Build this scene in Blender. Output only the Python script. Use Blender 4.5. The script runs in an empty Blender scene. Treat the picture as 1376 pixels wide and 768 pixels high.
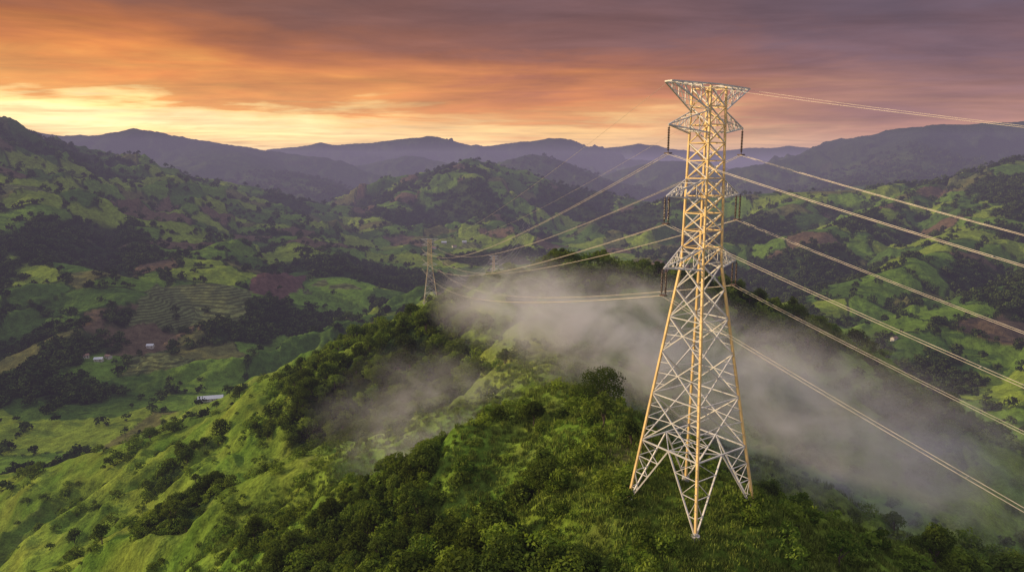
import bpy, math, random
import numpy as np
from mathutils import Vector, Matrix
rng = np.random.default_rng(7)
random.seed(7)
scene = bpy.context.scene
COL = scene.collection

# ------------------------------------------------------------------ noise
_pr = np.random.default_rng(11)
PERM = _pr.permutation(256).astype(np.int32)
PERM = np.concatenate([PERM, PERM, PERM])
GA = _pr.random(256) * 2 * np.pi
GX, GY = np.cos(GA), np.sin(GA)
def perlin(x, y, seed=0):
    xi = np.floor(x).astype(np.int64); yi = np.floor(y).astype(np.int64)
    xf = x - xi; yf = y - yi
    u = xf*xf*xf*(xf*(xf*6-15)+10); v = yf*yf*yf*(yf*(yf*6-15)+10)
    def g(ix, iy, dx, dy):
        h = PERM[(PERM[(ix + seed*17) & 255] + iy + seed*31) & 255]
        return GX[h]*dx + GY[h]*dy
    a = g(xi, yi, xf, yf); b = g(xi+1, yi, xf-1, yf)
    c = g(xi, yi+1, xf, yf-1); d = g(xi+1, yi+1, xf-1, yf-1)
    return ((a+(b-a)*u) + ((c+(d-c)*u)-(a+(b-a)*u))*v) * 1.45
def fbm(x, y, lam, octv, seed=0, gain=.5):
    s = 0; a = 1; t = 0
    for i in range(octv):
        s = s + a*perlin(x/lam+3.3*i, y/lam-7.1*i, seed+i); t += a; a *= gain; lam *= .49
    return s/t
def ridged(x, y, lam, octv, seed=0, gain=.5):
    s = 0; a = 1; t = 0
    for i in range(octv):
        s = s + a*(1-np.abs(perlin(x/lam+5.7*i, y/lam+2.9*i, seed+i))*1.6); t += a; a *= gain; lam *= .48
    return s/t
def sstep(a, b, x):
    t = np.clip((x-a)/(b-a), 0, 1); return t*t*(3-2*t)

# ------------------------------------------------------------------ landform survey (metres, drone height = 0)
NEAR = [
 ([(60,-160,-110),(34,-40,-62),(22,40,-46),(22,78,-40.5),(16,120,-44),(14,165,-53),(12,240,-57),(24,312,-42),(0,385,-58),(-63,520,-101),(-150,660,-160),(-230,800,-215)], .60, 5),
 ([(14,92,-43),(-14,76,-56),(-42,62,-78),(-90,50,-115)], .62, 4),
 ([(14,165,-53),(-20,180,-66),(-60,198,-85),(-109,210,-110),(-162,214,-137),(-270,205,-180)], .66, 5),
 ([(12,290,-48),(-30,325,-66),(-74,351,-86),(-167,377,-140),(-324,406,-192)], .58, 6),
 ([(24,312,-42),(64,322,-48),(115,333,-60),(166,335,-86),(225,305,-128),(310,285,-175)], .60, 5),
 ([(24,84,-41.5),(50,96,-52),(94,112,-72),(170,128,-110),(260,140,-160)], .60, 4),
 ([(40,20,-56),(80,10,-84),(150,10,-130)], .60, 4),
 ([(-63,520,-101),(-140,540,-140),(-240,600,-195)], .5, 6),
 ([(0,385,-60),(80,470,-110),(170,560,-170)], .5, 6),
]
MID = [
 ([(-2300,1700,290),(-1820,2000,215),(-1684,2300,140),(-1550,2500,60),(-1417,2700,24),(-1086,2800,-60),(-610,2700,-160)], .36, 30),
 ([(-1684,2300,140),(-1080,1700,-70),(-742,1400,-135),(-535,1150,-168),(-430,920,-205)], .34, 30),
 ([(-1820,2000,215),(-1110,1500,-40),(-793,1150,-125),(-590,950,-175),(-520,780,-215)], .34, 30),
 ([(-1417,2700,24),(-740,2000,-150),(-430,1500,-192),(-330,1200,-215)], .32, 30),
 ([(-2300,1700,290),(-1500,1150,40),(-1000,820,-115),(-760,640,-180)], .36, 30),
 ([(-742,3300,-108),(-459,3300,-16),(-208,3300,56),(43,3300,4),(320,3200,-78),(561,3000,-138)], .42, 30),
 ([(-208,3300,56),(-150,2700,-90),(-40,2300,-190)], .40, 25),
 ([(-459,3300,-16),(-500,2700,-140),(-420,2350,-200)], .40, 25),
 ([(43,3300,4),(300,2800,-130),(340,2500,-200)], .40, 25),
 ([(398,2600,-158),(625,2500,-90),(1023,2300,-70),(1408,2200,-14),(1565,2100,38),(1953,2100,95),(2700,2000,220)], .40, 25),
 ([(1565,2100,38),(1125,1500,-100),(672,1200,-168),(430,1020,-215)], .42, 20),
 ([(2300,2050,160),(1500,1350,-20),(722,950,-160),(500,830,-208)], .42, 20),
 ([(1023,2300,-70),(646,1900,-150),(470,1600,-208)], .42, 20),
 ([(1408,2200,-14),(900,1750,-112),(640,1480,-175)], .42, 20),
 ([(2300,1500,100),(1300,900,-80),(760,640,-165),(560,540,-200)], .40, 20),
 ([(2300,900,60),(1200,500,-120),(700,360,-190)], .36, 26),
 ([(-110,1060,-190),(-34,1000,-164),(60,950,-190)], .36, 15),
]
FAR = [
 ([(-6500,5600,420),(-5100,6000,290),(-4170,6000,345),(-3792,6000,300),(-3270,6000,350),(-2760,6000,290),(-2310,6000,210),(-1740,6000,110),(-1080,5900,-20)], .36, 60),
 ([(-260,5200,20),(10,5200,110),(291,5200,70),(676,5200,-42),(1066,5100,-135)], .36, 50),
 ([(600,6600,-60),(1000,6500,60),(1270,6500,115),(1700,6500,60),(2100,6500,-40)], .32, 50),
 ([(-1500,6800,60),(-1000,6900,150),(-600,6900,100),(-200,6900,0)], .34, 50),
 ([(-3100,9500,320),(-2448,9500,400),(-1895,9500,235),(-1173,9500,300),(-620,9500,355),(-76,9500,225),(530,9500,380),(1020,9500,190),(1900,9500,130),(2900,9600,80)], .32, 60),
 ([(-7000,16000,300),(-4950,16000,520),(-2700,16000,700),(-1980,16000,800),(-780,16000,560),(750,16000,760),(1800,16000,500),(2900,16000,620),(4600,16000,430),(6400,16000,600),(7400,16000,480),(11000,16000,250)], .30, 90),
 ([(1575,5200,-60),(2000,5200,50),(2440,5200,140),(2765,5200,260),(3150,5200,345),(3725,5200,350),(4500,5200,420),(6000,4800,460)], .38, 50),
 ([(-4170,6000,345),(-2900,4700,40),(-2000,4000,-100)], .34, 60),
 ([(-2760,6000,290),(-1500,4700,-40),(-1000,4100,-150)], .34, 60),
 ([(3150,5200,345),(2100,3900,-30),(1500,3300,-130)], .36, 60),
]
def ridge_class(x, y, ridges):
    h = np.full(x.shape, -1e4); dd = np.zeros(x.shape)
    for pts, k, w in ridges:
        for (ax,ay,az),(bx,by,bz) in zip(pts[:-1], pts[1:]):
            vx, vy = bx-ax, by-ay; L2 = vx*vx+vy*vy
            t = np.clip(((x-ax)*vx+(y-ay)*vy)/L2, 0, 1)
            d = np.hypot(x-ax-t*vx, y-ay-t*vy)
            ds = (np.sqrt(d*d+w*w)-w)*k
            hh = az+(bz-az)*t-ds
            m = hh > h
            h = np.where(m, hh, h); dd = np.where(m, ds, dd)
    return h, dd
TX, TY, TZ = 21.8, 78.0, -40.4
def height(x, y, full=False):
    x = np.asarray(x, float); y = np.asarray(y, float)
    r = np.hypot(x, y)
    wx = x+5*perlin(x/42,y/42,1); wy = y+5*perlin(x/42,y/42,2)
    hn, dn = ridge_class(wx, wy, NEAR)
    Rn = ridged(wx, wy, 75, 4, 20)
    hn = hn + (Rn-.62)*21*(np.clip(dn/14,0,1)*.9+.1)
    wx = x+70*perlin(x/430,y/430,3)+20*perlin(x/150,y/150,5); wy = y+70*perlin(x/430,y/430,4)+20*perlin(x/150,y/150,6)
    hm, dm = ridge_class(wx, wy, MID)
    Rm = ridged(wx, wy, 560, 6, 30, .52)
    hm = hm + (Rm-.62)*185*(np.clip(dm/70,0,1)*.85+.15)
    wx = x+260*perlin(x/1500,y/1500,7); wy = y+260*perlin(x/1500,y/1500,8)
    hf, df = ridge_class(wx, wy, FAR)
    Rf = ridged(wx, wy, 1700, 7, 40, .55)
    hf = hf + (Rf-.62)*430*(np.clip(df/180,0,1)*.8+.2)
    fl = -240+14*fbm(x,y,260,3,50) + np.clip((r-3500)/3000,0,1)*(Rf-.5)*250
    s = np.clip(r*.012, 2.5, 25)
    mx = np.maximum(np.maximum(hn,hm),np.maximum(hf,fl))
    h = mx+s*np.log(np.exp((hn-mx)/s)+np.exp((hm-mx)/s)+np.exp((hf-mx)/s)+np.exp((fl-mx)/s))
    h = h + .5*perlin(x/7,y/7,60)*(r<900) + 1.6*perlin(x/22,y/22,61)*(r<2500)
    dt = np.hypot(x-TX, y-TY)
    w = 1-sstep(8.5, 17, dt)
    h = h*(1-w)+(TZ-.15)*w
    if full:
        wn = hn > np.maximum(hm, fl)-1
        return h, wn, Rn, Rm, Rf, dm
    return h
def hz(x, y): return float(height(np.array([x]), np.array([y]))[0])

def bearing_hit(a, e, d0=60, d1=6000):
    """ground point seen along a survey bearing (a = x/y, e = z/y)"""
    d = np.exp(np.linspace(math.log(d0), math.log(d1), 1500))
    h = height(a*d, d)
    k = np.nonzero(h > e*d)[0]
    i = k[0] if len(k) else len(d)-1
    return a*d[i], d[i], float(h[i])

BLOBS = [(-62,295,46,1.2),(-90,352,36,.8),(24,312,26,1.4),(140,330,42,1.1),(2,66,15,1.2),(-10,84,12,1.0),(-32,128,20,.9),(4,104,6,.6),
 (72,116,16,.6),(-109,206,15,1.2),(-30,400,36,.8),(-150,300,22,.8),(60,58,16,.7),(-62,150,12,.8),(200,300,26,.8),(-95,130,14,.6),(85,326,34,1.3),(-40,262,28,1.0),(-160,180,18,.8),(-20,225,14,.6),(50,135,8,.6),(-45,95,12,.6),(170,270,30,.8)]
def near_forest(x, y):
    m = np.zeros(x.shape)-.36
    for bx,by,br,bs in BLOBS:
        m = np.maximum(m, bs*np.exp(-((x-bx)**2+(y-by)**2)/(br*br))*1.3-.36)
    m = m + .70*fbm(x,y,28,4,70)
    m = m - 1.6*np.exp(-((x-TX)**2+(y-TY)**2)/110) - .9*np.exp(-((x-20)**2+(y-105)**2)/160)
    m = m - .6*np.exp(-((x+90)**2+(y-175)**2)/700)
    return m
def voronoi(x, y, lam):
    gx = np.floor(x/lam); gy = np.floor(y/lam)
    f1 = np.full(x.shape,1e9); f2 = f1.copy(); idv = np.zeros(x.shape)
    for i in (-1,0,1):
        for j in (-1,0,1):
            cx = (gx+i).astype(np.int64); cy = (gy+j).astype(np.int64)
            h1 = PERM[(PERM[cx&255]+cy)&255]; h2 = PERM[(h1+57)&255]; h3 = PERM[(h2+91)&255]
            d = np.hypot((cx+.1+.8*h1/255)*lam-x, (cy+.1+.8*h2/255)*lam-y)
            m = d < f1
            f2 = np.where(m, f1, np.minimum(f2, d)); idv = np.where(m, h3/255, idv); f1 = np.where(m, d, f1)
    return f1, f2, idv
def mixc(a, b, t): return a+(b-a)*t[...,None]
def landcover(x, y, info):
    h, wn, Rn, Rm, Rf, dm = info
    r = np.hypot(x, y)
    vx = x+40*perlin(x/140,y/140,80)+8*perlin(x/40,y/40,82); vy = y+40*perlin(x/140,y/140,81)+8*perlin(x/40,y/40,83)
    f1,f2,idv = voronoi(vx, vy, 92)
    edge = (f2-f1)
    nz = fbm(x,y,300,5,90); nz2 = fbm(x,y,60,4,95)
    fm = .04+.9*nz + (.60-Rm)*3.8 + .45*nz2 + np.clip((h+60)/300,0,1)*.9 + .10*np.clip(x/600,0,1)
    fm = np.maximum(fm, (1-edge/9)*(.85+nz2) - .2)
    fm = fm - .35*sstep(-200,-235,h)
    frM = sstep(.12,.30,fm)
    frN = sstep(.05,.3,near_forest(x,y)+ (.52-Rn)*1.2)
    wnf = wn.astype(float)
    fr = frM*(1-wnf)+frN*wnf
    fr = np.where(r>3900, np.maximum(fr,.8+.4*nz), fr)
    q = lambda cx,cy,rx,ry,ang: np.maximum(np.abs((x-cx)*math.cos(ang)+(y-cy)*math.sin(ang))/rx, np.abs(-(x-cx)*math.sin(ang)+(y-cy)*math.cos(ang))/ry)
    wob = .12*perlin(x/40,y/40,99)
    terr = ((q(TERR[0],TERR[1],72,85,.25)+wob) < 1)
    tcell = (idv>.49)&(idv<.535)&(fr<.5)&(r>500)&(r<2600)&(~wn)
    brn = ((q(BRN[0],BRN[1],30,130,.15)+wob) < 1)
    grs = ((q(BRN[0]+100,BRN[1]+10,66,120,.1)+wob) < 1)
    fr = np.where(terr|brn|grs, 0, fr)
    terr = terr|tcell
    A = np.array
    g1 = A([.088,.152,.020]); g2 = A([.050,.095,.018]); g3 = A([.150,.205,.026]); br = A([.100,.064,.046]); ol = A([.100,.098,.034])
    c = np.where((idv<.25)[...,None], g1, np.where((idv<.55)[...,None], g2, np.where((idv<.82)[...,None], g3, np.where((idv<.91)[...,None], ol, br))))
    c = mixc(c, A([.080,.130,.020]), .12+0*x)
    c = np.where(brn[...,None], A([.095,.056,.046]), c)
    c = np.where(grs[...,None], g1*1.15, c)
    c = np.where(terr[...,None], A([.092,.110,.040]), c)
    n3 = fbm(x,y,26,4,120)
    cn = mixc(mixc(A([.085,.155,.018])+0*c, A([.160,.205,.028]), np.clip(.5+n3*1.3,0,1)), A([.045,.088,.015]), np.clip(-nz2*1.7,0,1))
    dry = .45*np.exp(-((x-2)**2+(y-215)**2)/900)+np.exp(-((x-17)**2+(y-99)**2)/40)*1.3+.4*np.exp(-((x+34)**2+(y-235)**2)/700)
    dry = dry + np.clip(fbm(x,y,18,3,140)-.25,0,1)*1.5
    cn = mixc(cn, A([.150,.115,.055]), np.clip(dry,0,1)*.65)
    c = mixc(c, cn, wnf)
    fcol = mixc(A([.016,.034,.011])+0*c, A([.040,.062,.016]), np.clip(.5+nz2,0,1))
    c = mixc(c, fcol, fr)
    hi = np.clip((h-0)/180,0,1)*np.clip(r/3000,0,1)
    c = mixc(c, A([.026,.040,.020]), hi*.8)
    return c, fr, terr
TERR = bearing_hit(-.47,-.202,500)[:2]
BRN = bearing_hit(-.346,-.157,600)[:2]

# ------------------------------------------------------------------ materials
def newmat(name):
    m = bpy.data.materials.new(name); m.use_nodes = True
    nt = m.node_tree; nt.nodes.clear()
    out = nt.nodes.new('ShaderNodeOutputMaterial')
    return m, nt, out
def N(nt, typ, **kw):
    n = nt.nodes.new(typ)
    for k,v in kw.items():
        setattr(n, k, v)
    return n
def MATH(nt, op, a, b=None, c=None, clamp=False):
    n = nt.nodes.new('ShaderNodeMath'); n.operation = op; n.use_clamp = clamp
    for i,s in enumerate((a,b,c)):
        if s is None: continue
        if isinstance(s,(int,float)): n.inputs[i].default_value = s
        else: nt.links.new(s, n.inputs[i])
    return n.outputs[0]
def MAPR(nt, v, a, b, c, d, smooth=False):
    n = nt.nodes.new('ShaderNodeMapRange'); n.interpolation_type = 'SMOOTHSTEP' if smooth else 'LINEAR'
    nt.links.new(v, n.inputs[0])
    for i,s in enumerate((a,b,c,d)): n.inputs[i+1].default_value = s
    return n.outputs[0]
def MIXC(nt, fac, a, b, mode='MIX'):
    n = nt.nodes.new('ShaderNodeMix'); n.data_type = 'RGBA'; n.blend_type = mode
    for idx,s in ((0,fac),(6,a),(7,b)):
        if isinstance(s,(int,float)): n.inputs[idx].default_value = s
        elif isinstance(s,tuple): n.inputs[idx].default_value = s if len(s)==4 else (*s,1)
        else: nt.links.new(s, n.inputs[idx])
    return n.outputs[2]
def simple(name, col, rough=.6, metal=0, nscale=3, namt=.25):
    m, nt, out = newmat(name)
    b = N(nt,'ShaderNodeBsdfPrincipled'); b.inputs['Roughness'].default_value = rough; b.inputs['Metallic'].default_value = metal
    tc = N(nt,'ShaderNodeTexCoord'); no = N(nt,'ShaderNodeTexNoise'); no.inputs['Scale'].default_value = nscale; no.inputs['Detail'].default_value = 2
    nt.links.new(tc.outputs['Object'], no.inputs['Vector'])
    f = MAPR(nt, no.outputs[0], .3,.7, 1-namt, 1+namt)
    c = MIXC(nt, 1.0, col, f, 'MULTIPLY')
    nt.links.new(c, b.inputs['Base Color']); nt.links.new(b.outputs[0], out.inputs[0])
    return m
def leafmat(name, c1, c2, c3, trans=.3):
    m, nt, out = newmat(name)
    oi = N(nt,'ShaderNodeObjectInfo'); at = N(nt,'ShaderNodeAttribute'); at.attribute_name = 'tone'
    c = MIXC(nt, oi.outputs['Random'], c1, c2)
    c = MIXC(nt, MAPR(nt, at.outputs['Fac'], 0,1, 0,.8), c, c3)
    r2 = MATH(nt,'FRACT', MATH(nt,'MULTIPLY', oi.outputs['Random'], 17.3))
    c = MIXC(nt, 1.0, c, MAPR(nt, r2, 0,1,.5,1.4), 'MULTIPLY')
    d = N(nt,'ShaderNodeBsdfDiffuse'); nt.links.new(c, d.inputs[0])
    if trans:
        t = N(nt,'ShaderNodeBsdfTranslucent'); mx = N(nt,'ShaderNodeMixShader'); mx.inputs[0].default_value = trans
        nt.links.new(MIXC(nt,1.0,c,(1.2,1.25,.5),'MULTIPLY'), t.inputs[0])
        nt.links.new(d.outputs[0], mx.inputs[1]); nt.links.new(t.outputs[0], mx.inputs[2]); nt.links.new(mx.outputs[0], out.inputs[0])
    else: nt.links.new(d.outputs[0], out.inputs[0])
    return m
M_LEAF = leafmat('tree_leaves',(.036,.070,.012),(.085,.120,.018),(.13,.165,.03))
M_BUSH = leafmat('bush_leaves',(.060,.120,.016),(.135,.185,.022),(.19,.24,.036))
M_FAR = leafmat('distant_leaves',(.018,.040,.010),(.050,.075,.016),(.065,.09,.02),0)
M_GRASS = leafmat('grass_blades',(.085,.150,.018),(.155,.20,.028),(.20,.24,.05),0)
M_BARK = simple('bark',(.09,.065,.045),.9)
M_STEEL = simple('galvanised_steel',(.62,.60,.56),.6,.2,.6,.15)
M_GOLD = simple('sunlit_gold_steel',(.76,.54,.23),.6,.1,.6,.2)  # galvanised steel with the golden sunlight put into its base colour
M_INS = simple('insulator_glass',(.10,.065,.05),.25,0,8)
M_WIRE = simple('aluminium_cable',(.60,.53,.42),.5,.3,1)
M_CONC = simple('concrete',(.42,.40,.37),.9,0,2)

# ------------------------------------------------------------------ mesh builder
class MB:
    def __init__(s): s.v=[]; s.f=[]; s.m=[]; s.tone=[]; s.k=1.0
    def tube(s, pts, rad, sides=5, mat=0, tone=0):
        pts = [Vector(p) for p in pts]; base = len(s.v)
        for i,p in enumerate(pts):
            d = (pts[min(i+1,len(pts)-1)]-pts[max(i-1,0)]).normalized()
            up = Vector((0,0,1)) if abs(d.z)<.95 else Vector((1,0,0))
            a = d.cross(up).normalized(); b = d.cross(a).normalized()
            for j in range(sides):
                an = 2*math.pi*(j+.5)/sides
                q = p+(a*math.cos(an)+b*math.sin(an))*rad[i]
                s.v.append(tuple(q)); s.tone.append(tone)
        for i in range(len(pts)-1):
            for j in range(sides):
                k=(j+1)%sides
                s.f.append((base+i*sides+j, base+i*sides+k, base+(i+1)*sides+k, base+(i+1)*sides+j)); s.m.append(mat)
        s.f.append(tuple(base+j for j in range(sides))); s.m.append(mat)
        s.f.append(tuple(base+(len(pts)-1)*sides+j for j in range(sides))[::-1]); s.m.append(mat)
    def beam(s, a, b, w, mat=0): s.tube([a,b],[w*.7*s.k]*2,4,mat)
    def box(s, c, sz, mat=0):
        x,y,z=c; a,b,d=[q/2 for q in sz]; n=len(s.v)
        s.v += [(x+i*a,y+j*b,z+k*d) for k in(-1,1) for j in(-1,1) for i in(-1,1)]; s.tone += [0]*8
        s.f += [(n,n+2,n+3,n+1),(n+4,n+5,n+7,n+6),(n,n+1,n+5,n+4),(n+2,n+6,n+7,n+3),(n,n+4,n+6,n+2),(n+1,n+3,n+7,n+5)]; s.m += [mat]*6
    def leaves(s, P, Nrm, size, mat, tone):
        n = len(P); base = len(s.v)
        rnd = rng.normal(size=(n,3)); nn = Nrm+rnd*.55; nn /= np.linalg.norm(nn,axis=1)[:,None]
        t = np.cross(nn, rng.normal(size=(n,3))); t /= np.linalg.norm(t,axis=1)[:,None]; b = np.cross(nn,t)
        sz = size*(.6+.8*rng.random((n,1)))
        q = np.stack([P-t*sz, P-b*sz*.55, P+t*sz, P+b*sz*.55],1).reshape(-1,3)
        s.v += [tuple(v) for v in q.tolist()]
        s.f += [(base+4*i,base+4*i+1,base+4*i+2,base+4*i+3) for i in range(n)]; s.m += [mat]*n
        s.tone += np.repeat(tone,4).tolist()
    def mesh(s, name, mats):
        me = bpy.data.meshes.new(name); me.from_pydata(s.v, [], s.f)
        for m in mats: me.materials.append(m)
        me.polygons.foreach_set('material_index', s.m)
        a = me.attributes.new('tone','FLOAT','POINT'); a.data.foreach_set('value', s.tone)
        me.update(); return me
def obj(name, me, parent=None, link=True):
    o = bpy.data.objects.new(name, me)
    if link: COL.objects.link(o)
    if parent: o.parent = parent
    return o

def tree_mesh(name, H, R, nleaf, leaf, leafm, nl=9, trunk=True, low=.3, sides=6, flat=.7):
    b = MB(); lobes = []
    for i in range(nl):
        a = 2*math.pi*(i*.618)+random.uniform(-.4,.4); t = math.sqrt((i+.5)/nl)
        rr = R*.68*t*random.uniform(.75,1.1)
        zz = H*(low+(1-low)*(.88-.55*t*t+random.uniform(-.12,.1)))
        lobes.append((rr*math.cos(a), rr*math.sin(a), zz, R*random.uniform(.28,.48)))
    if trunk:
        k = Vector((random.uniform(-.1,.1)*R, random.uniform(-.1,.1)*R, H*low))
        b.tube([(0,0,-.6 if H>2 else -.08),(k.x*.5,k.y*.5,H*low*.5),tuple(k),(k.x*1.3,k.y*1.3,H*.72)],[H*.035,H*.026,H*.02,H*.008],sides,0)
        for lx,ly,lz,lr in lobes:
            z0 = H*random.uniform(low*.7,low+.2)
            b.tube([(k.x,k.y,z0),(lx*.5,ly*.5,z0*.5+lz*.5+H*.02),(lx,ly,lz)],[H*.014,H*.009,H*.003],4,0)
    per = nleaf//nl
    for lx,ly,lz,lr in lobes:
        d = rng.normal(size=(per,3)); d[:,2] = d[:,2]*.9+.25; d /= np.linalg.norm(d,axis=1)[:,None]
        bump = 1+.25*np.sin(d[:,0]*7+lx*5)*np.sin(d[:,1]*6+ly*3)
        rad = lr*(.62+.45*rng.random(per)**.6)*bump
        P = d*rad[:,None]*np.array([1,1,flat])+np.array([lx,ly,lz])
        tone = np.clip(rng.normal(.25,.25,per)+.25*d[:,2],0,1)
        b.leaves(P, d, leaf, 1, tone)
    return b.mesh(name,[M_BARK, leafm])
def grass_mesh(name, n=26, h=.55, spread=.55):
    b = MB()
    for i in range(n):
        a = random.uniform(0,6.28); r = spread*math.sqrt(random.random()); x,y=r*math.cos(a),r*math.sin(a)
        l = h*random.uniform(.5,1.2); dx,dy=random.uniform(-.4,.4)*l,random.uniform(-.4,.4)*l; w=.04
        p=random.uniform(0,3.14); wx,wy=w*math.cos(p),w*math.sin(p); n0=len(b.v); tn=random.random()
        b.v += [(x-wx,y-wy,-.05),(x+wx,y+wy,-.05),(x+dx*.4+wx*.8,y+dy*.4+wy*.8,l*.6),(x+dx*.4-wx*.8,y+dy*.4-wy*.8,l*.6),(x+dx,y+dy,l*.95)]
        b.tone += [tn]*5
        b.f += [(n0,n0+1,n0+2,n0+3),(n0+3,n0+2,n0+4)]; b.m += [0,0]
    return b.mesh(name,[M_GRASS])
def protos(cname, meshes):
    c = bpy.data.collections.new(cname)
    for i,me in enumerate(meshes):
        o = bpy.data.objects.new(f'{cname}_{chr(97+i)}', me); c.objects.link(o)
    return c

# ------------------------------------------------------------------ terrain
def build_terrain():
    a1 = np.radians(np.linspace(-56, 56, 1000))
    a2 = np.radians(np.linspace(56, 304, 170))[1:-1]
    ang = np.concatenate([a1, a2]); nc = len(ang)
    rad = np.concatenate([[2,8,16,24,32,40],np.exp(np.linspace(math.log(46), math.log(23000), 1050))]); nr = len(rad)
    Rr, Aa = np.meshgrid(rad, ang, indexing='ij')
    X = Rr*np.sin(Aa); Y = Rr*np.cos(Aa)
    x = X.ravel(); y = Y.ravel()
    info = height(x, y, True)
    c, fr, terr = landcover(x, y, info)
    h = info[0]
    h = h + fr*np.clip((np.hypot(x,y)-500)/1500,0,1)*7*fbm(x,y,38,2,160)
    co = np.stack([x,y,h],1).astype(np.float32)
    i = np.arange(nr-1)[:,None]; j = np.arange(nc)[None,:]; j2=(j+1)%nc
    q = np.stack([i*nc+j, i*nc+j2, (i+1)*nc+j2, (i+1)*nc+j],-1).reshape(-1,4)[:, ::-1]
    me = bpy.data.meshes.new('terrain')
    nf = len(q)
    me.vertices.add(len(co)); me.vertices.foreach_set('co', co.ravel())
    me.loops.add(nf*4); me.loops.foreach_set('vertex_index', q.ravel().astype(np.int32))
    me.polygons.add(nf); me.polygons.foreach_set('loop_start', np.arange(0,nf*4,4,dtype=np.int32))
    me.update(calc_edges=True)
    me.polygons.foreach_set('use_smooth', np.ones(nf,dtype=bool))
    ca = me.color_attributes.new('cover','FLOAT_COLOR','POINT')
    ca.data.foreach_set('color', np.concatenate([c, fr[:,None]],1).astype(np.float32).ravel())
    ta = me.attributes.new('terrace','FLOAT','POINT'); ta.data.foreach_set('value', terr.astype(np.float32))
    o = obj('terrain', me)
    m, nt, out = newmat('hill_ground')
    b = N(nt,'ShaderNodeBsdfDiffuse')
    at = N(nt,'ShaderNodeAttribute'); at.attribute_name='cover'
    tt = N(nt,'ShaderNodeAttribute'); tt.attribute_name='terrace'
    g = N(nt,'ShaderNodeNewGeometry')
    def noise(scale, det=3):
        n = N(nt,'ShaderNodeTexNoise'); n.inputs['Scale'].default_value=scale; n.inputs['Detail'].default_value=det; n.inputs['Roughness'].default_value=.65
        nt.links.new(g.outputs['Position'], n.inputs['Vector']); return n.outputs[0]
    n1 = noise(1.1,3); n2 = noise(.13,4); n3 = noise(.016,2)
    f = MATH(nt,'MULTIPLY', MAPR(nt,n1,.3,.7,.62,1.38), MAPR(nt,n2,.3,.7,.60,1.40))
    f = MATH(nt,'MULTIPLY', f, MAPR(nt,n3,.3,.7,.8,1.2))
    sp = N(nt,'ShaderNodeSeparateXYZ'); nt.links.new(g.outputs['Position'], sp.inputs[0])
    st = MATH(nt,'SINE', MATH(nt,'ADD', MATH(nt,'MULTIPLY', sp.outputs[2], 2.1), MATH(nt,'MULTIPLY', n3, 9)))
    st = MAPR(nt, st, -.2,.5,.6,1.2)
    stf = MATH(nt,'ADD', MATH(nt,'MULTIPLY', tt.outputs['Fac'], MATH(nt,'SUBTRACT', st, 1.0)), 1.0)
    f = MATH(nt,'MULTIPLY', f, stf)
    c = MIXC(nt, 1.0, at.outputs['Color'], f, 'MULTIPLY')
    nt.links.new(c, b.inputs[0])
    bp = N(nt,'ShaderNodeBump'); bp.inputs['Strength'].default_value=.7; bp.inputs['Distance'].default_value=1.0
    hh = MATH(nt,'MULTIPLY', n2, MATH(nt,'ADD', MATH(nt,'MULTIPLY', at.outputs['Alpha'], 10.0), 3.0))
    nt.links.new(hh, bp.inputs['Height']); nt.links.new(bp.outputs[0], b.inputs['Normal'])
    nt.links.new(b.outputs[0], out.inputs[0])
    me.materials.append(m)
build_terrain()

# ------------------------------------------------------------------ vegetation scattering
def scatter(name, coll, x, y, scl, sink=0.0):
    n = len(x); z = height(x, y)-sink*scl
    me = bpy.data.meshes.new(name); me.vertices.add(n)
    me.vertices.foreach_set('co', np.stack([x,y,z],1).astype(np.float32).ravel())
    a = me.attributes.new('scl','FLOAT','POINT'); a.data.foreach_set('value', scl.astype(np.float32))
    rot = np.stack([rng.normal(0,.06,n), rng.normal(0,.06,n), rng.random(n)*6.283],1).astype(np.float32)
    a = me.attributes.new('rot','FLOAT_VECTOR','POINT'); a.data.foreach_set('vector', rot.ravel())
    a = me.attributes.new('pick','INT','POINT'); a.data.foreach_set('value', rng.integers(0,len(coll.objects),n).astype(np.int32))
    o = obj(name, me)
    ng = bpy.data.node_groups.new(name+'_gn','GeometryNodeTree')
    ng.interface.new_socket('Geometry', in_out='INPUT', socket_type='NodeSocketGeometry')
    ng.interface.new_socket('Geometry', in_out='OUTPUT', socket_type='NodeSocketGeometry')
    gi = ng.nodes.new('NodeGroupInput'); go = ng.nodes.new('NodeGroupOutput')
    ci = ng.nodes.new('GeometryNodeCollectionInfo'); ci.inputs['Collection'].default_value = coll
    ci.inputs['Separate Children'].default_value=True; ci.inputs['Reset Children'].default_value=True
    ip = ng.nodes.new('GeometryNodeInstanceOnPoints'); ip.inputs['Pick Instance'].default_value=True
    def na(nm, t):
        q = ng.nodes.new('GeometryNodeInputNamedAttribute'); q.data_type=t; q.inputs[0].default_value=nm
        return [s for s in q.outputs if s.enabled and s.name=='Attribute'][0]
    ng.links.new(gi.outputs[0], ip.inputs['Points']); ng.links.new(ci.outputs[0], ip.inputs['Instance'])
    ng.links.new(na('pick','INT'), ip.inputs['Instance Index'])
    ng.links.new(na('rot','FLOAT_VECTOR'), ip.inputs['Rotation'])
    ng.links.new(na('scl','FLOAT'), ip.inputs['Scale'])
    ng.links.new(ip.outputs[0], go.inputs[0])
    md = o.modifiers.new('scatter','NODES'); md.node_group = ng
    print(name, n)
def cand(n, r0, r1, amax=50):
    r = np.exp(rng.uniform(math.log(r0), math.log(r1), n)); a = np.radians(rng.uniform(-amax, amax, n))
    return r*np.sin(a), r*np.cos(a), r
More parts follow.
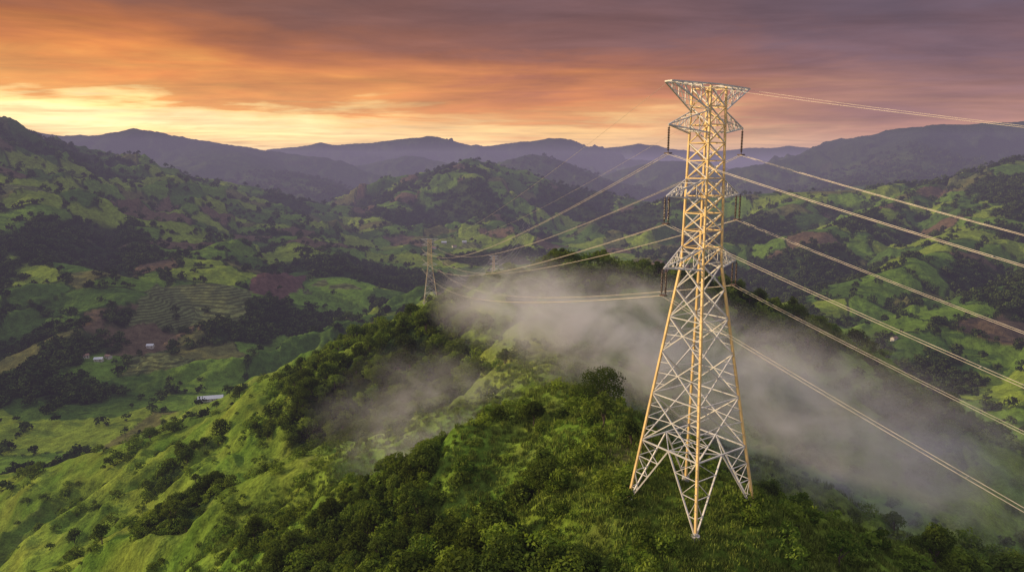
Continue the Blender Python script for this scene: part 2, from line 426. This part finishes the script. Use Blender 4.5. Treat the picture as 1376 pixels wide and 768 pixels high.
c_tree = protos('tree_kinds',[tree_mesh('tree_kind',1,.48,1300,.038,M_LEAF,nl=11,low=.35),tree_mesh('tree_kind',1,.6,1300,.040,M_LEAF,nl=10,low=.3),
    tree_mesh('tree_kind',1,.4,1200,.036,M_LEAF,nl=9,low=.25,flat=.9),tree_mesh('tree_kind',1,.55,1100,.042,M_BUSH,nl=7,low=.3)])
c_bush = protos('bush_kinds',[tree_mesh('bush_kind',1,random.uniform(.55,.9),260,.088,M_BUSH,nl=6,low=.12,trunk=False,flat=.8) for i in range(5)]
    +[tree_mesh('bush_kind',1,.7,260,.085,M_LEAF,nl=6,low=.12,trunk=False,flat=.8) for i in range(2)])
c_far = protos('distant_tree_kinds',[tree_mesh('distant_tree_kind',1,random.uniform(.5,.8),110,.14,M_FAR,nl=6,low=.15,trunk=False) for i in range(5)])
c_grass = protos('grass_kinds',[grass_mesh('grass_tuft') for i in range(4)])

x,y,r = cand(9000, 52, 700); m = near_forest(x,y)+.9*(.52-ridged(x,y,75,4,20))
k = (rng.random(len(x)) < .012+sstep(.05,.5,m)) & (np.hypot(x-TX,y-TY)>11); x,y,r=x[k],y[k],r[k]
scatter('forest_trees', c_tree, x, y, (2.6+4.6*rng.random(len(x))**1.4)*(1+.5*(r>200)), .08)
x,y,r = cand(36000, 50, 520); m = near_forest(x,y)+.6*(.52-ridged(x,y,75,4,20))
cl = sstep(.05,.35,fbm(x,y,9,2,170))
k = (rng.random(len(x)) < .03+.24*cl+.7*sstep(-.12,.25,m)) & (np.hypot(x-TX,y-TY)>5); x,y,r=x[k],y[k],r[k]
scatter('bushes', c_bush, x, y, (.5+1.8*rng.random(len(x))**1.6)*(.75+r/150), .15)
x,y,r = cand(30000, 50, 200); k = near_forest(x,y)<.2; x,y,r=x[k],y[k],r[k]
scatter('grass', c_grass, x, y, rng.uniform(.6,1.1,len(x))*(.8+r/170))
x,y,r = cand(100000, 380, 5200, 48)
inf = height(x,y,True); _,fr,_ = landcover(x,y,inf)
k = rng.random(len(x)) < fr*.9+.010; k &= ~((inf[1]) & (r<480)); x,y,r=x[k],y[k],r[k]
scatter('distant_forest', c_far, x, y, rng.uniform(4.5,10.5,len(x))*(.75+r/2600), .12)

# hero trees
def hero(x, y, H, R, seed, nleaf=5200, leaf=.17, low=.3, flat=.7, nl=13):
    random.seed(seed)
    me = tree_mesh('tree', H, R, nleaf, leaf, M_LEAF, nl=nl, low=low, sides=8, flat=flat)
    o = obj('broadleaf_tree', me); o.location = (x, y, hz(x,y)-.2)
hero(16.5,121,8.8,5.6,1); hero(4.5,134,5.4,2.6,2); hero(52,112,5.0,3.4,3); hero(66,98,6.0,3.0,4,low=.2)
hero(5,97,5.0,3.2,5); hero(-8,104,4.2,2.6,6); hero(47,124,4.5,3.2,7)

# ------------------------------------------------------------------ transmission tower
def hw(z):   # body half-width vs height above base
    if z > 29.9: return 1.28+(49.8-z)/(49.8-29.9)*.30
    return 1.58+(29.9-z)/29.9*(5.3-1.58)
def corner(z, i):
    w = hw(z); return Vector(((-w,-w,z),(w,-w,z),(w,w,z),(-w,w,z))[i])
ARMS = [(44.6,45.35,47.0,6.3),(37.4,37.8,39.6,6.2),(29.5,29.9,32.0,6.2)]
def tower_meshes(K=1.0):
    legs, br, arms, foot, ins = MB(), MB(), MB(), MB(), MB()
    for q in (legs,br,arms): q.k=K
    for i in range(4):
        legs.beam(corner(-.2,i), corner(29.9,i), .26); legs.beam(corner(29.9,i), corner(49.6,i), .21)
        c = corner(0,i); foot.tube([(c.x,c.y,-1.2),(c.x,c.y,.35)],[.62,.5],10); foot.tube([(c.x,c.y,.35),(c.x,c.y,.6)],[.25,.22],8)
    zs = list(np.linspace(29.9, 49.4, 11))
    for a,b in zip(zs[:-1], zs[1:]):
        for i in range(4):
            j=(i+1)%4
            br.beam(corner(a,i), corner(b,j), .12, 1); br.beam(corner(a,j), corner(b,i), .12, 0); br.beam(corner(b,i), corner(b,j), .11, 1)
    zs = [29.9,27.0,23.6,19.4,14.2,8.2]
    for n,(b,a) in enumerate(zip(zs[:-1], zs[1:])):
        for i in range(4):
            j=(i+1)%4; A,B,C,D = corner(a,i),corner(a,j),corner(b,i),corner(b,j)
            br.beam(A,D,.13,0); br.beam(B,C,.13,0)
            if n>1:
                X = A+(D-A)*(hw(a)/(hw(a)+hw(b)))
                br.beam(X,(A+C)/2,.08); br.beam(X,(B+D)/2,.08)
                br.beam((A+X)/2, A+(C-A)*.25,.07); br.beam((B+X)/2, B+(D-B)*.25,.07)
                br.beam((C+X)/2, A+(C-A)*.75,.07); br.beam((D+X)/2, B+(D-B)*.75,.07)
            if n in (1,3,4): br.beam(A,B,.11,0)
    for i in range(4):
        j=(i+1)%4; A,B,C,D = corner(0,i),corner(0,j),corner(8.2,i),corner(8.2,j); Mid=(C+D)/2
        br.beam(C,D,.15); br.beam(A,Mid,.16); br.beam(B,Mid,.16)
        for P,Q in ((A,C),(B,D)):
            for t in (.25,.5,.75):
                br.beam(P+(Q-P)*t, P+(Mid-P)*t, .08)
                br.beam(P+(Q-P)*(t), P+(Mid-P)*max(t-.25,0.02), .07)
            br.beam(Q,P+(Mid-P)*.75,.07)
        k=(i+2)%4
        if i<2: br.beam((C+D)/2,(corner(8.2,(i+2)%4)+corner(8.2,(i+3)%4))/2,.1)
        br.beam(Mid,(D+corner(8.2,k))/2,.1)
    def arm(z0, zt, ztop, L, sgn):
        w = hw(z0); tip = Vector((sgn*L,0,zt))
        a = Vector((sgn*w,-w,z0)); b = Vector((sgn*w,w,z0)); wt=hw(ztop); c = Vector((sgn*wt,-wt,ztop)); d = Vector((sgn*wt,wt,ztop))
        for P in (a,b): arms.beam(P,tip,.14)
        for P in (c,d): arms.beam(P,tip,.12)
        nseg=4
        for s in range(1,nseg):
            t=s/nseg; p=[q+(tip-q)*t for q in (a,b,c,d)]; t0=(s-1)/nseg; o=[q+(tip-q)*t0 for q in (a,b,c,d)]
            arms.beam(p[0],p[1],.07); arms.beam(p[0],p[2],.07); arms.beam(p[1],p[3],.07); arms.beam(p[2],p[3],.06)
            arms.beam(o[0],p[1],.07); arms.beam(o[2],p[0],.07); arms.beam(o[3],p[1],.07)
    for z0,zt,ztop,L in ARMS:
        for sg in (-1,1): arm(z0,zt,ztop,L,sg)
    for sg in (-1,1):
        L=6.5; zt=49.8; w=hw(49.5); tipa=Vector((sg*L,-.5,zt)); tipb=Vector((sg*L,.5,zt))
        for sy,tip in ((-1,tipa),(1,tipb)):
            up=Vector((0,sy*w,zt)); lo=Vector((sg*w,sy*w,47.0))
            arms.beam(up,tip,.15,0); arms.beam(lo,tip,.14,0)
            for s in range(4):
                t=(s+.0)/4; t2=(s+1)/4
                U0=Vector((sg*w,sy*w,zt)); P=U0+(tip-U0)*t; R0=lo+(tip-lo)*t; P2=U0+(tip-U0)*t2
                arms.beam(P,R0,.08)
                if s<3: arms.beam(R0,P2,.08)
        arms.beam(tipa,tipb,.14)
        for s in range(4):
            t=s/4; t2=(s+1)/4
            A=Vector((sg*w,-w,zt)); B=Vector((sg*w,w,zt))
            arms.beam(A+(tipa-A)*t, B+(tipb-B)*t2,.07); arms.beam(A+(tipa-A)*t,B+(tipb-B)*t,.07)
            A=Vector((sg*w,-w,47)); B=Vector((sg*w,w,47)); arms.beam(A+(tipa-A)*t, B+(tipb-B)*t2,.07)
    att=[]
    def string(x,y,z,l):
        n=14; pts=[(x,y,z)]; rad=[.04]
        for k in range(n):
            zz=z-.25-(l-.5)*k/n; st=(l-.5)/n
            pts += [(x,y,zz),(x,y,zz-st*.25),(x,y,zz-st*.45),(x,y,zz-st*.9)]; rad += [.06,.16,.14,.055]
        pts.append((x,y,z-l)); rad.append(.04); ins.tube(pts,rad,8)
    for n,(z0,zt,ztop,L) in enumerate(ARMS):
        for sg in (-1,1):
            xx=sg*(L-.08)
            if n==0: string(xx,0,zt-.05,2.9)
            else: string(xx,-.28,zt-.05,2.9); string(xx,.28,zt-.05,2.9)
            ins.box((xx,0,zt-3.0),(.55,.7,.12)); att.append((xx,0,zt-3.05))
    for sg in (-1,1): att.append((sg*6.5,0,49.75))
    step=MB()
    for z in np.arange(3,48,.9):
        c=corner(z,0); step.beam(c,(c.x-.35,c.y,c.z),.05)
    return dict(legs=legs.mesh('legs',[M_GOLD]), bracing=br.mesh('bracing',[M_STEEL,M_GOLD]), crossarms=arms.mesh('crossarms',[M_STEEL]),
        footings=foot.mesh('footings',[M_CONC]), insulators=ins.mesh('insulators',[M_INS]), climbing_pegs=step.mesh('climbing_pegs',[M_STEEL])), att
TM, ATT = tower_meshes()
TMH, _ = tower_meshes(1.9)
def put_tower(x,y,z,ang,s=1,tm=TM):
    e = bpy.data.objects.new('transmission_tower', None); COL.objects.link(e)
    e.location=(x,y,z); e.rotation_euler=(0,0,ang); e.scale=(s,s,s)
    for k,me in tm.items(): obj(k, me, e)
    M = Matrix.Translation((x,y,z))@Matrix.Rotation(ang,4,'Z')@Matrix.Scale(s,4)
    return [M@Vector(a) for a in ATT], ang
t1 = put_tower(TX,TY,TZ,math.radians(35))
t2 = put_tower(-63,520,hz(-63,520)-.1,math.radians(10))
t3 = put_tower(-27,1000,hz(-27,1000)-.2,math.radians(5),1.0,TMH)
# ------------------------------------------------------------------ conductors
def span(A, B, angA, angB, sag, rad, seg=40):
    b = MB()
    for i,(p,q) in enumerate(zip(A,B)):
        offs = (0,) if i>=6 else (-.28,.28)
        for o in offs:
            da=Vector((math.cos(angA),math.sin(angA),0))*o; db=Vector((math.cos(angB),math.sin(angB),0))*o
            P=p+da; Q=q+db; s=sag*(.8 if i>=6 else 1)
            pts=[P.lerp(Q,t)-Vector((0,0,4*s*t*(1-t))) for t in [k/seg for k in range(seg+1)]]
            rr = rad*(.6 if i>=6 else 1)
            b.tube(pts,[rr]*len(pts),5)
        if i<6:
            for t in [k/9 for k in range(1,9)]:
                c=p.lerp(q,t)-Vector((0,0,4*sag*t*(1-t))); d=Vector((math.cos(angA),math.sin(angA),0))*.3
                b.beam(c-d,c+d,.04)
    return obj('power_line', b.mesh('power_line',[M_WIRE]))
span(t1[0],t2[0],t1[1],t2[1],9,.026)
span(t2[0],t3[0],t2[1],t3[1],22,.05)
D=Vector((.447,-.894,0))
B0=[p+D*300+Vector((0,0,-24)) for p in t1[0]]
span(t1[0],B0,t1[1],t1[1],12,.020,90)
t4=[p+Vector((60,500,20)) for p in t3[0]]
span(t3[0],t4,t3[1],t3[1],16,.05)

# ------------------------------------------------------------------ farmhouses
M_WALL=simple('white_plaster',(.50,.47,.41),.8); M_ROOFW=simple('painted_metal_roof',(.55,.57,.60),.5); M_ROOFR=simple('rusty_roof',(.22,.12,.08),.7)
M_DARK=simple('window_glass',(.03,.035,.04),.2)
def house(a,e,L,W,H,ang,roof,name='farmhouse'):
    x,y,z = bearing_hit(a,e,450,4500)
    E = bpy.data.objects.new(name,None); COL.objects.link(E); E.location=(x,y,z+.2); E.rotation_euler=(0,0,ang)
    w=MB(); w.box((0,0,H/2-.8),(L,W,H+1.6))
    n=len(w.v); rh=W*.28
    w.v += [(-L/2,-W/2,H),(-L/2,W/2,H),(-L/2,0,H+rh),(L/2,-W/2,H),(L/2,W/2,H),(L/2,0,H+rh)]; w.tone+=[0]*6
    w.f += [(n,n+2,n+1),(n+3,n+4,n+5)]; w.m+=[0,0]; obj('walls',w.mesh('walls',[M_WALL]),E)
    rf=MB(); o=.5; sl=rh/(W/2)
    for s in (-1,1):
        n=len(rf.v); e0=(W/2+o)
        rf.v += [(-L/2-o,0,H+rh+.08),(L/2+o,0,H+rh+.08),(L/2+o,s*e0,H-sl*o+.08),(-L/2-o,s*e0,H-sl*o+.08),(-L/2-o,0,H+rh+.22),(L/2+o,0,H+rh+.22),(L/2+o,s*e0,H-sl*o+.22),(-L/2-o,s*e0,H-sl*o+.22)]
        rf.tone+=[0]*8; rf.f += [(n,n+1,n+2,n+3),(n+4,n+7,n+6,n+5),(n+3,n+2,n+6,n+7),(n,n+3,n+7,n+4),(n+1,n+5,n+6,n+2)]; rf.m+=[0]*5
    obj('roof',rf.mesh('roof',[roof]),E)
    wn=MB(); k=max(2,int(L/3.5))
    for i in range(k):
        xx=-L/2+L*(i+.5)/k
        for s in (-1,1):
            if i==k//2 and s==-1: continue
            wn.box((xx,s*W/2,H*.55),(1.1,.08,1.1))
    obj('windows',wn.mesh('windows',[M_DARK]),E)
    dr=MB(); dr.box((-L/2+L*(k//2+.5)/k,-W/2,1.05),(1.0,.1,2.1)); obj('door',dr.mesh('door',[M_BARK]),E)
for h in [(-.625,-.283,9,6,3,.2,M_ROOFW),(-.645,-.278,7,5,3,.9,M_ROOFR),(-.61,-.278,7,5,3,-.4,M_ROOFR),(-.545,-.262,8,6,3,.1,M_ROOFW),
          (-.46,-.345,24,8,3,.25,M_ROOFW),(.575,-.25,8,5,3,.5,M_ROOFR),
          (-.10,-.105,16,10,4,.2,M_ROOFW),(-.085,-.11,14,9,4,.6,M_ROOFR),(-.115,-.112,14,9,4,-.3,M_ROOFR),(-.07,-.104,14,9,4,.1,M_ROOFW),
          (-.35,-.02,14,9,4,.3,M_ROOFR)]:
    house(*h)

# ------------------------------------------------------------------ atmosphere: haze + mist
def volbox(name, lo, hi):
    b=MB(); c=[(l+h)/2 for l,h in zip(lo,hi)]; b.box(c,[h-l for l,h in zip(lo,hi)]); return obj(name,b.mesh(name,[]))
hb = volbox('haze',(-30000,-30000,-700),(30000,30000,260))
HD=1/8500
m,nt,out = newmat('haze_air')
va=N(nt,'ShaderNodeVolumeAbsorption'); va.inputs['Color'].default_value=(0,0,0,1); va.inputs['Density'].default_value=HD
ve=N(nt,'ShaderNodeEmission'); ve.inputs['Color'].default_value=(.285,.235,.335,1); ve.inputs['Strength'].default_value=HD  # haze glows by itself: emission stands in for scattered light
ad=N(nt,'ShaderNodeAddShader'); nt.links.new(va.outputs[0],ad.inputs[0]); nt.links.new(ve.outputs[0],ad.inputs[1])
nt.links.new(ad.outputs[0], out.inputs['Volume']); hb.data.materials.append(m)
mb = volbox('mist',(-75,110,-100),(140,280,-20))
m,nt,out = newmat('mist_air'); vs=N(nt,'ShaderNodeVolumeScatter'); vs.inputs['Color'].default_value=(.99,.97,.96,1); vs.inputs['Anisotropy'].default_value=.0
g=N(nt,'ShaderNodeNewGeometry')
no=N(nt,'ShaderNodeTexNoise'); no.inputs['Scale'].default_value=.055; no.inputs['Detail'].default_value=4; no.inputs['Roughness'].default_value=.62; no.inputs['Distortion'].default_value=1.0
mp=N(nt,'ShaderNodeMapping'); mp.inputs['Scale'].default_value=(.8,1,1.1); mp.inputs['Rotation'].default_value=(0,.5,0); nt.links.new(g.outputs['Position'],mp.inputs[0]); nt.links.new(mp.outputs[0],no.inputs['Vector'])
tot=None
for c,rr,am in [((26,185,-42),(36,42,17),1.1),((44,168,-46),(30,34,15),.7),((62,155,-55),(40,34,22),.85),((-20,165,-62),(32,30,20),.55),((2,235,-45),(34,36,17),1.0),((98,162,-72),(38,36,24),.5)]:
    mp=N(nt,'ShaderNodeVectorMath',operation='SUBTRACT'); nt.links.new(g.outputs['Position'],mp.inputs[0]); mp.inputs[1].default_value=c
    md=N(nt,'ShaderNodeVectorMath',operation='DIVIDE'); nt.links.new(mp.outputs[0],md.inputs[0]); md.inputs[1].default_value=rr
    ml=N(nt,'ShaderNodeVectorMath',operation='LENGTH'); nt.links.new(md.outputs[0],ml.inputs[0])
    f=MAPR(nt,ml.outputs['Value'],.0,1.1,am,0,True); tot = f if tot is None else MATH(nt,'ADD',tot,f)
den=MATH(nt,'MULTIPLY',MATH(nt,'MULTIPLY',tot,MAPR(nt,no.outputs[0],.42,.68,0,1,True)),.09)
nt.links.new(den,vs.inputs['Density']); nt.links.new(vs.outputs[0],out.inputs['Volume']); mb.data.materials.append(m)

# ------------------------------------------------------------------ sky and sun
SUN_AZ = math.radians(-80); SUN_EL = math.radians(17)
w = bpy.data.worlds.new('World'); scene.world = w; w.use_nodes=True; nt=w.node_tree; nt.nodes.clear()
try:
    w.cycles.sampling_method='MANUAL'; w.cycles.sample_map_resolution=256
except Exception as e: print(e)
out=N(nt,'ShaderNodeOutputWorld'); bg=N(nt,'ShaderNodeBackground'); nt.links.new(bg.outputs[0],out.inputs[0])
tc=N(nt,'ShaderNodeTexCoord'); sp=N(nt,'ShaderNodeSeparateXYZ'); nt.links.new(tc.outputs['Generated'],sp.inputs[0])
X,Yy,Z=sp.outputs
zz=MATH(nt,'ADD',MATH(nt,'MAXIMUM',Z,0.0),.05)
cb=N(nt,'ShaderNodeCombineXYZ'); nt.links.new(MATH(nt,'DIVIDE',X,zz),cb.inputs[0]); nt.links.new(MATH(nt,'DIVIDE',Yy,zz),cb.inputs[1])
def wn(sc,det,dist=0,scale=(1,1,1),loc=(0,0,0),src=None):
    mp=N(nt,'ShaderNodeMapping'); mp.inputs['Scale'].default_value=scale; mp.inputs['Location'].default_value=loc; nt.links.new(src or cb.outputs[0],mp.inputs[0])
    n=N(nt,'ShaderNodeTexNoise'); n.inputs['Scale'].default_value=sc; n.inputs['Detail'].default_value=det; n.inputs['Distortion'].default_value=dist; n.inputs['Roughness'].default_value=.6
    nt.links.new(mp.outputs[0],n.inputs['Vector']); return n.outputs[0]
nA=wn(.45,4,.5,(.7,1,1)); nB=wn(1.5,6,.4,(.5,1,1),(4,2,0)); nC=wn(3.2,6,.3,(1,1,6),(1,5,3),tc.outputs['Generated'])
ee=MATH(nt,'ADD',Z,MATH(nt,'MULTIPLY',MATH(nt,'SUBTRACT',nA,.5),MAPR(nt,Z,0,.2,.03,.20)))
ee=MATH(nt,'ADD',ee,MATH(nt,'MULTIPLY',MATH(nt,'SUBTRACT',nB,.5),.075))
ee=MATH(nt,'ADD',ee,MATH(nt,'MULTIPLY',MATH(nt,'SUBTRACT',nC,.5),.10))
ee=MATH(nt,'ADD',MATH(nt,'MULTIPLY',ee,1.08),.004)
def ramp(fac,stops):
    r=N(nt,'ShaderNodeValToRGB'); cr=r.color_ramp
    while len(cr.elements)>1: cr.elements.remove(cr.elements[-1])
    cr.elements[0].position=stops[0][0]/.4; cr.elements[0].color=(*stops[0][1],1)
    for p,c in stops[1:]:
        e=cr.elements.new(p/.4); e.color=(*c,1)
    nt.links.new(MATH(nt,'MULTIPLY',fac,2.5),r.inputs[0]); return r.outputs[0]
rl=ramp(ee,[(0,(2.0,1.05,.30)),(.035,(2.1,1.35,.46)),(.072,(1.9,1.40,.62)),(.095,(1.55,1.02,.34)),(.110,(1.05,.44,.07)),(.15,(.84,.28,.04)),(.18,(.58,.18,.035)),(.225,(.27,.10,.045)),(.3,(.17,.085,.06))])
rc=ramp(ee,[(0,(1.8,.95,.34)),(.035,(1.9,1.15,.40)),(.07,(1.5,.88,.27)),(.09,(1.05,.45,.10)),(.12,(.80,.27,.055)),(.155,(.46,.155,.06)),(.19,(.22,.095,.07)),(.3,(.14,.08,.085))])
rr=ramp(ee,[(0,(1.25,.68,.36)),(.04,(1.0,.52,.27)),(.07,(.65,.30,.17)),(.11,(.36,.17,.13)),(.155,(.19,.105,.115)),(.21,(.125,.085,.11)),(.3,(.10,.075,.10))])
c=MIXC(nt,MAPR(nt,X,-.5,.12,0,1,True),rl,rc); c=MIXC(nt,MAPR(nt,X,.05,.5,0,1,True),c,rr)
c=MIXC(nt,1.0,c,MAPR(nt,nB,.3,.7,.66,1.34),'MULTIPLY')
sky=N(nt,'ShaderNodeTexSky'); sky.sky_type='NISHITA'; sky.sun_disc=False; sky.sun_elevation=SUN_EL; sky.sun_rotation=SUN_AZ
s1=MIXC(nt,1.0,sky.outputs[0],(.12,.12,.12),'MULTIPLY')
up=MIXC(nt,.5,s1,(1.15,1.12,1.22))
c=MIXC(nt,MAPR(nt,Z,.27,.5,0,1,True),c,up)
c=MIXC(nt,MAPR(nt,Yy,.1,-.5,0,.75,True),c,(.58,.52,.62))
nt.links.new(c,bg.inputs[0]); bg.inputs[1].default_value=1.0
L=bpy.data.lights.new('sun','SUN'); L.energy=5.0; L.angle=math.radians(2.5); L.color=(1,.75,.43)
lo=obj('sun',L); d=Vector((math.sin(SUN_AZ)*math.cos(SUN_EL),math.cos(SUN_AZ)*math.cos(SUN_EL),math.sin(SUN_EL)))
lo.rotation_euler=d.to_track_quat('Z','Y').to_euler(); lo.location=d*300

# ------------------------------------------------------------------ camera
cam=bpy.data.cameras.new('camera'); cam.lens=24; cam.sensor_width=36; cam.clip_start=.5; cam.clip_end=90000
co=obj('camera',cam); co.location=(0,0,0); co.rotation_euler=(math.radians(90-9.5),0,0); scene.camera=co
scene.view_settings.view_transform='Standard'; scene.view_settings.look='None'; scene.view_settings.exposure=0
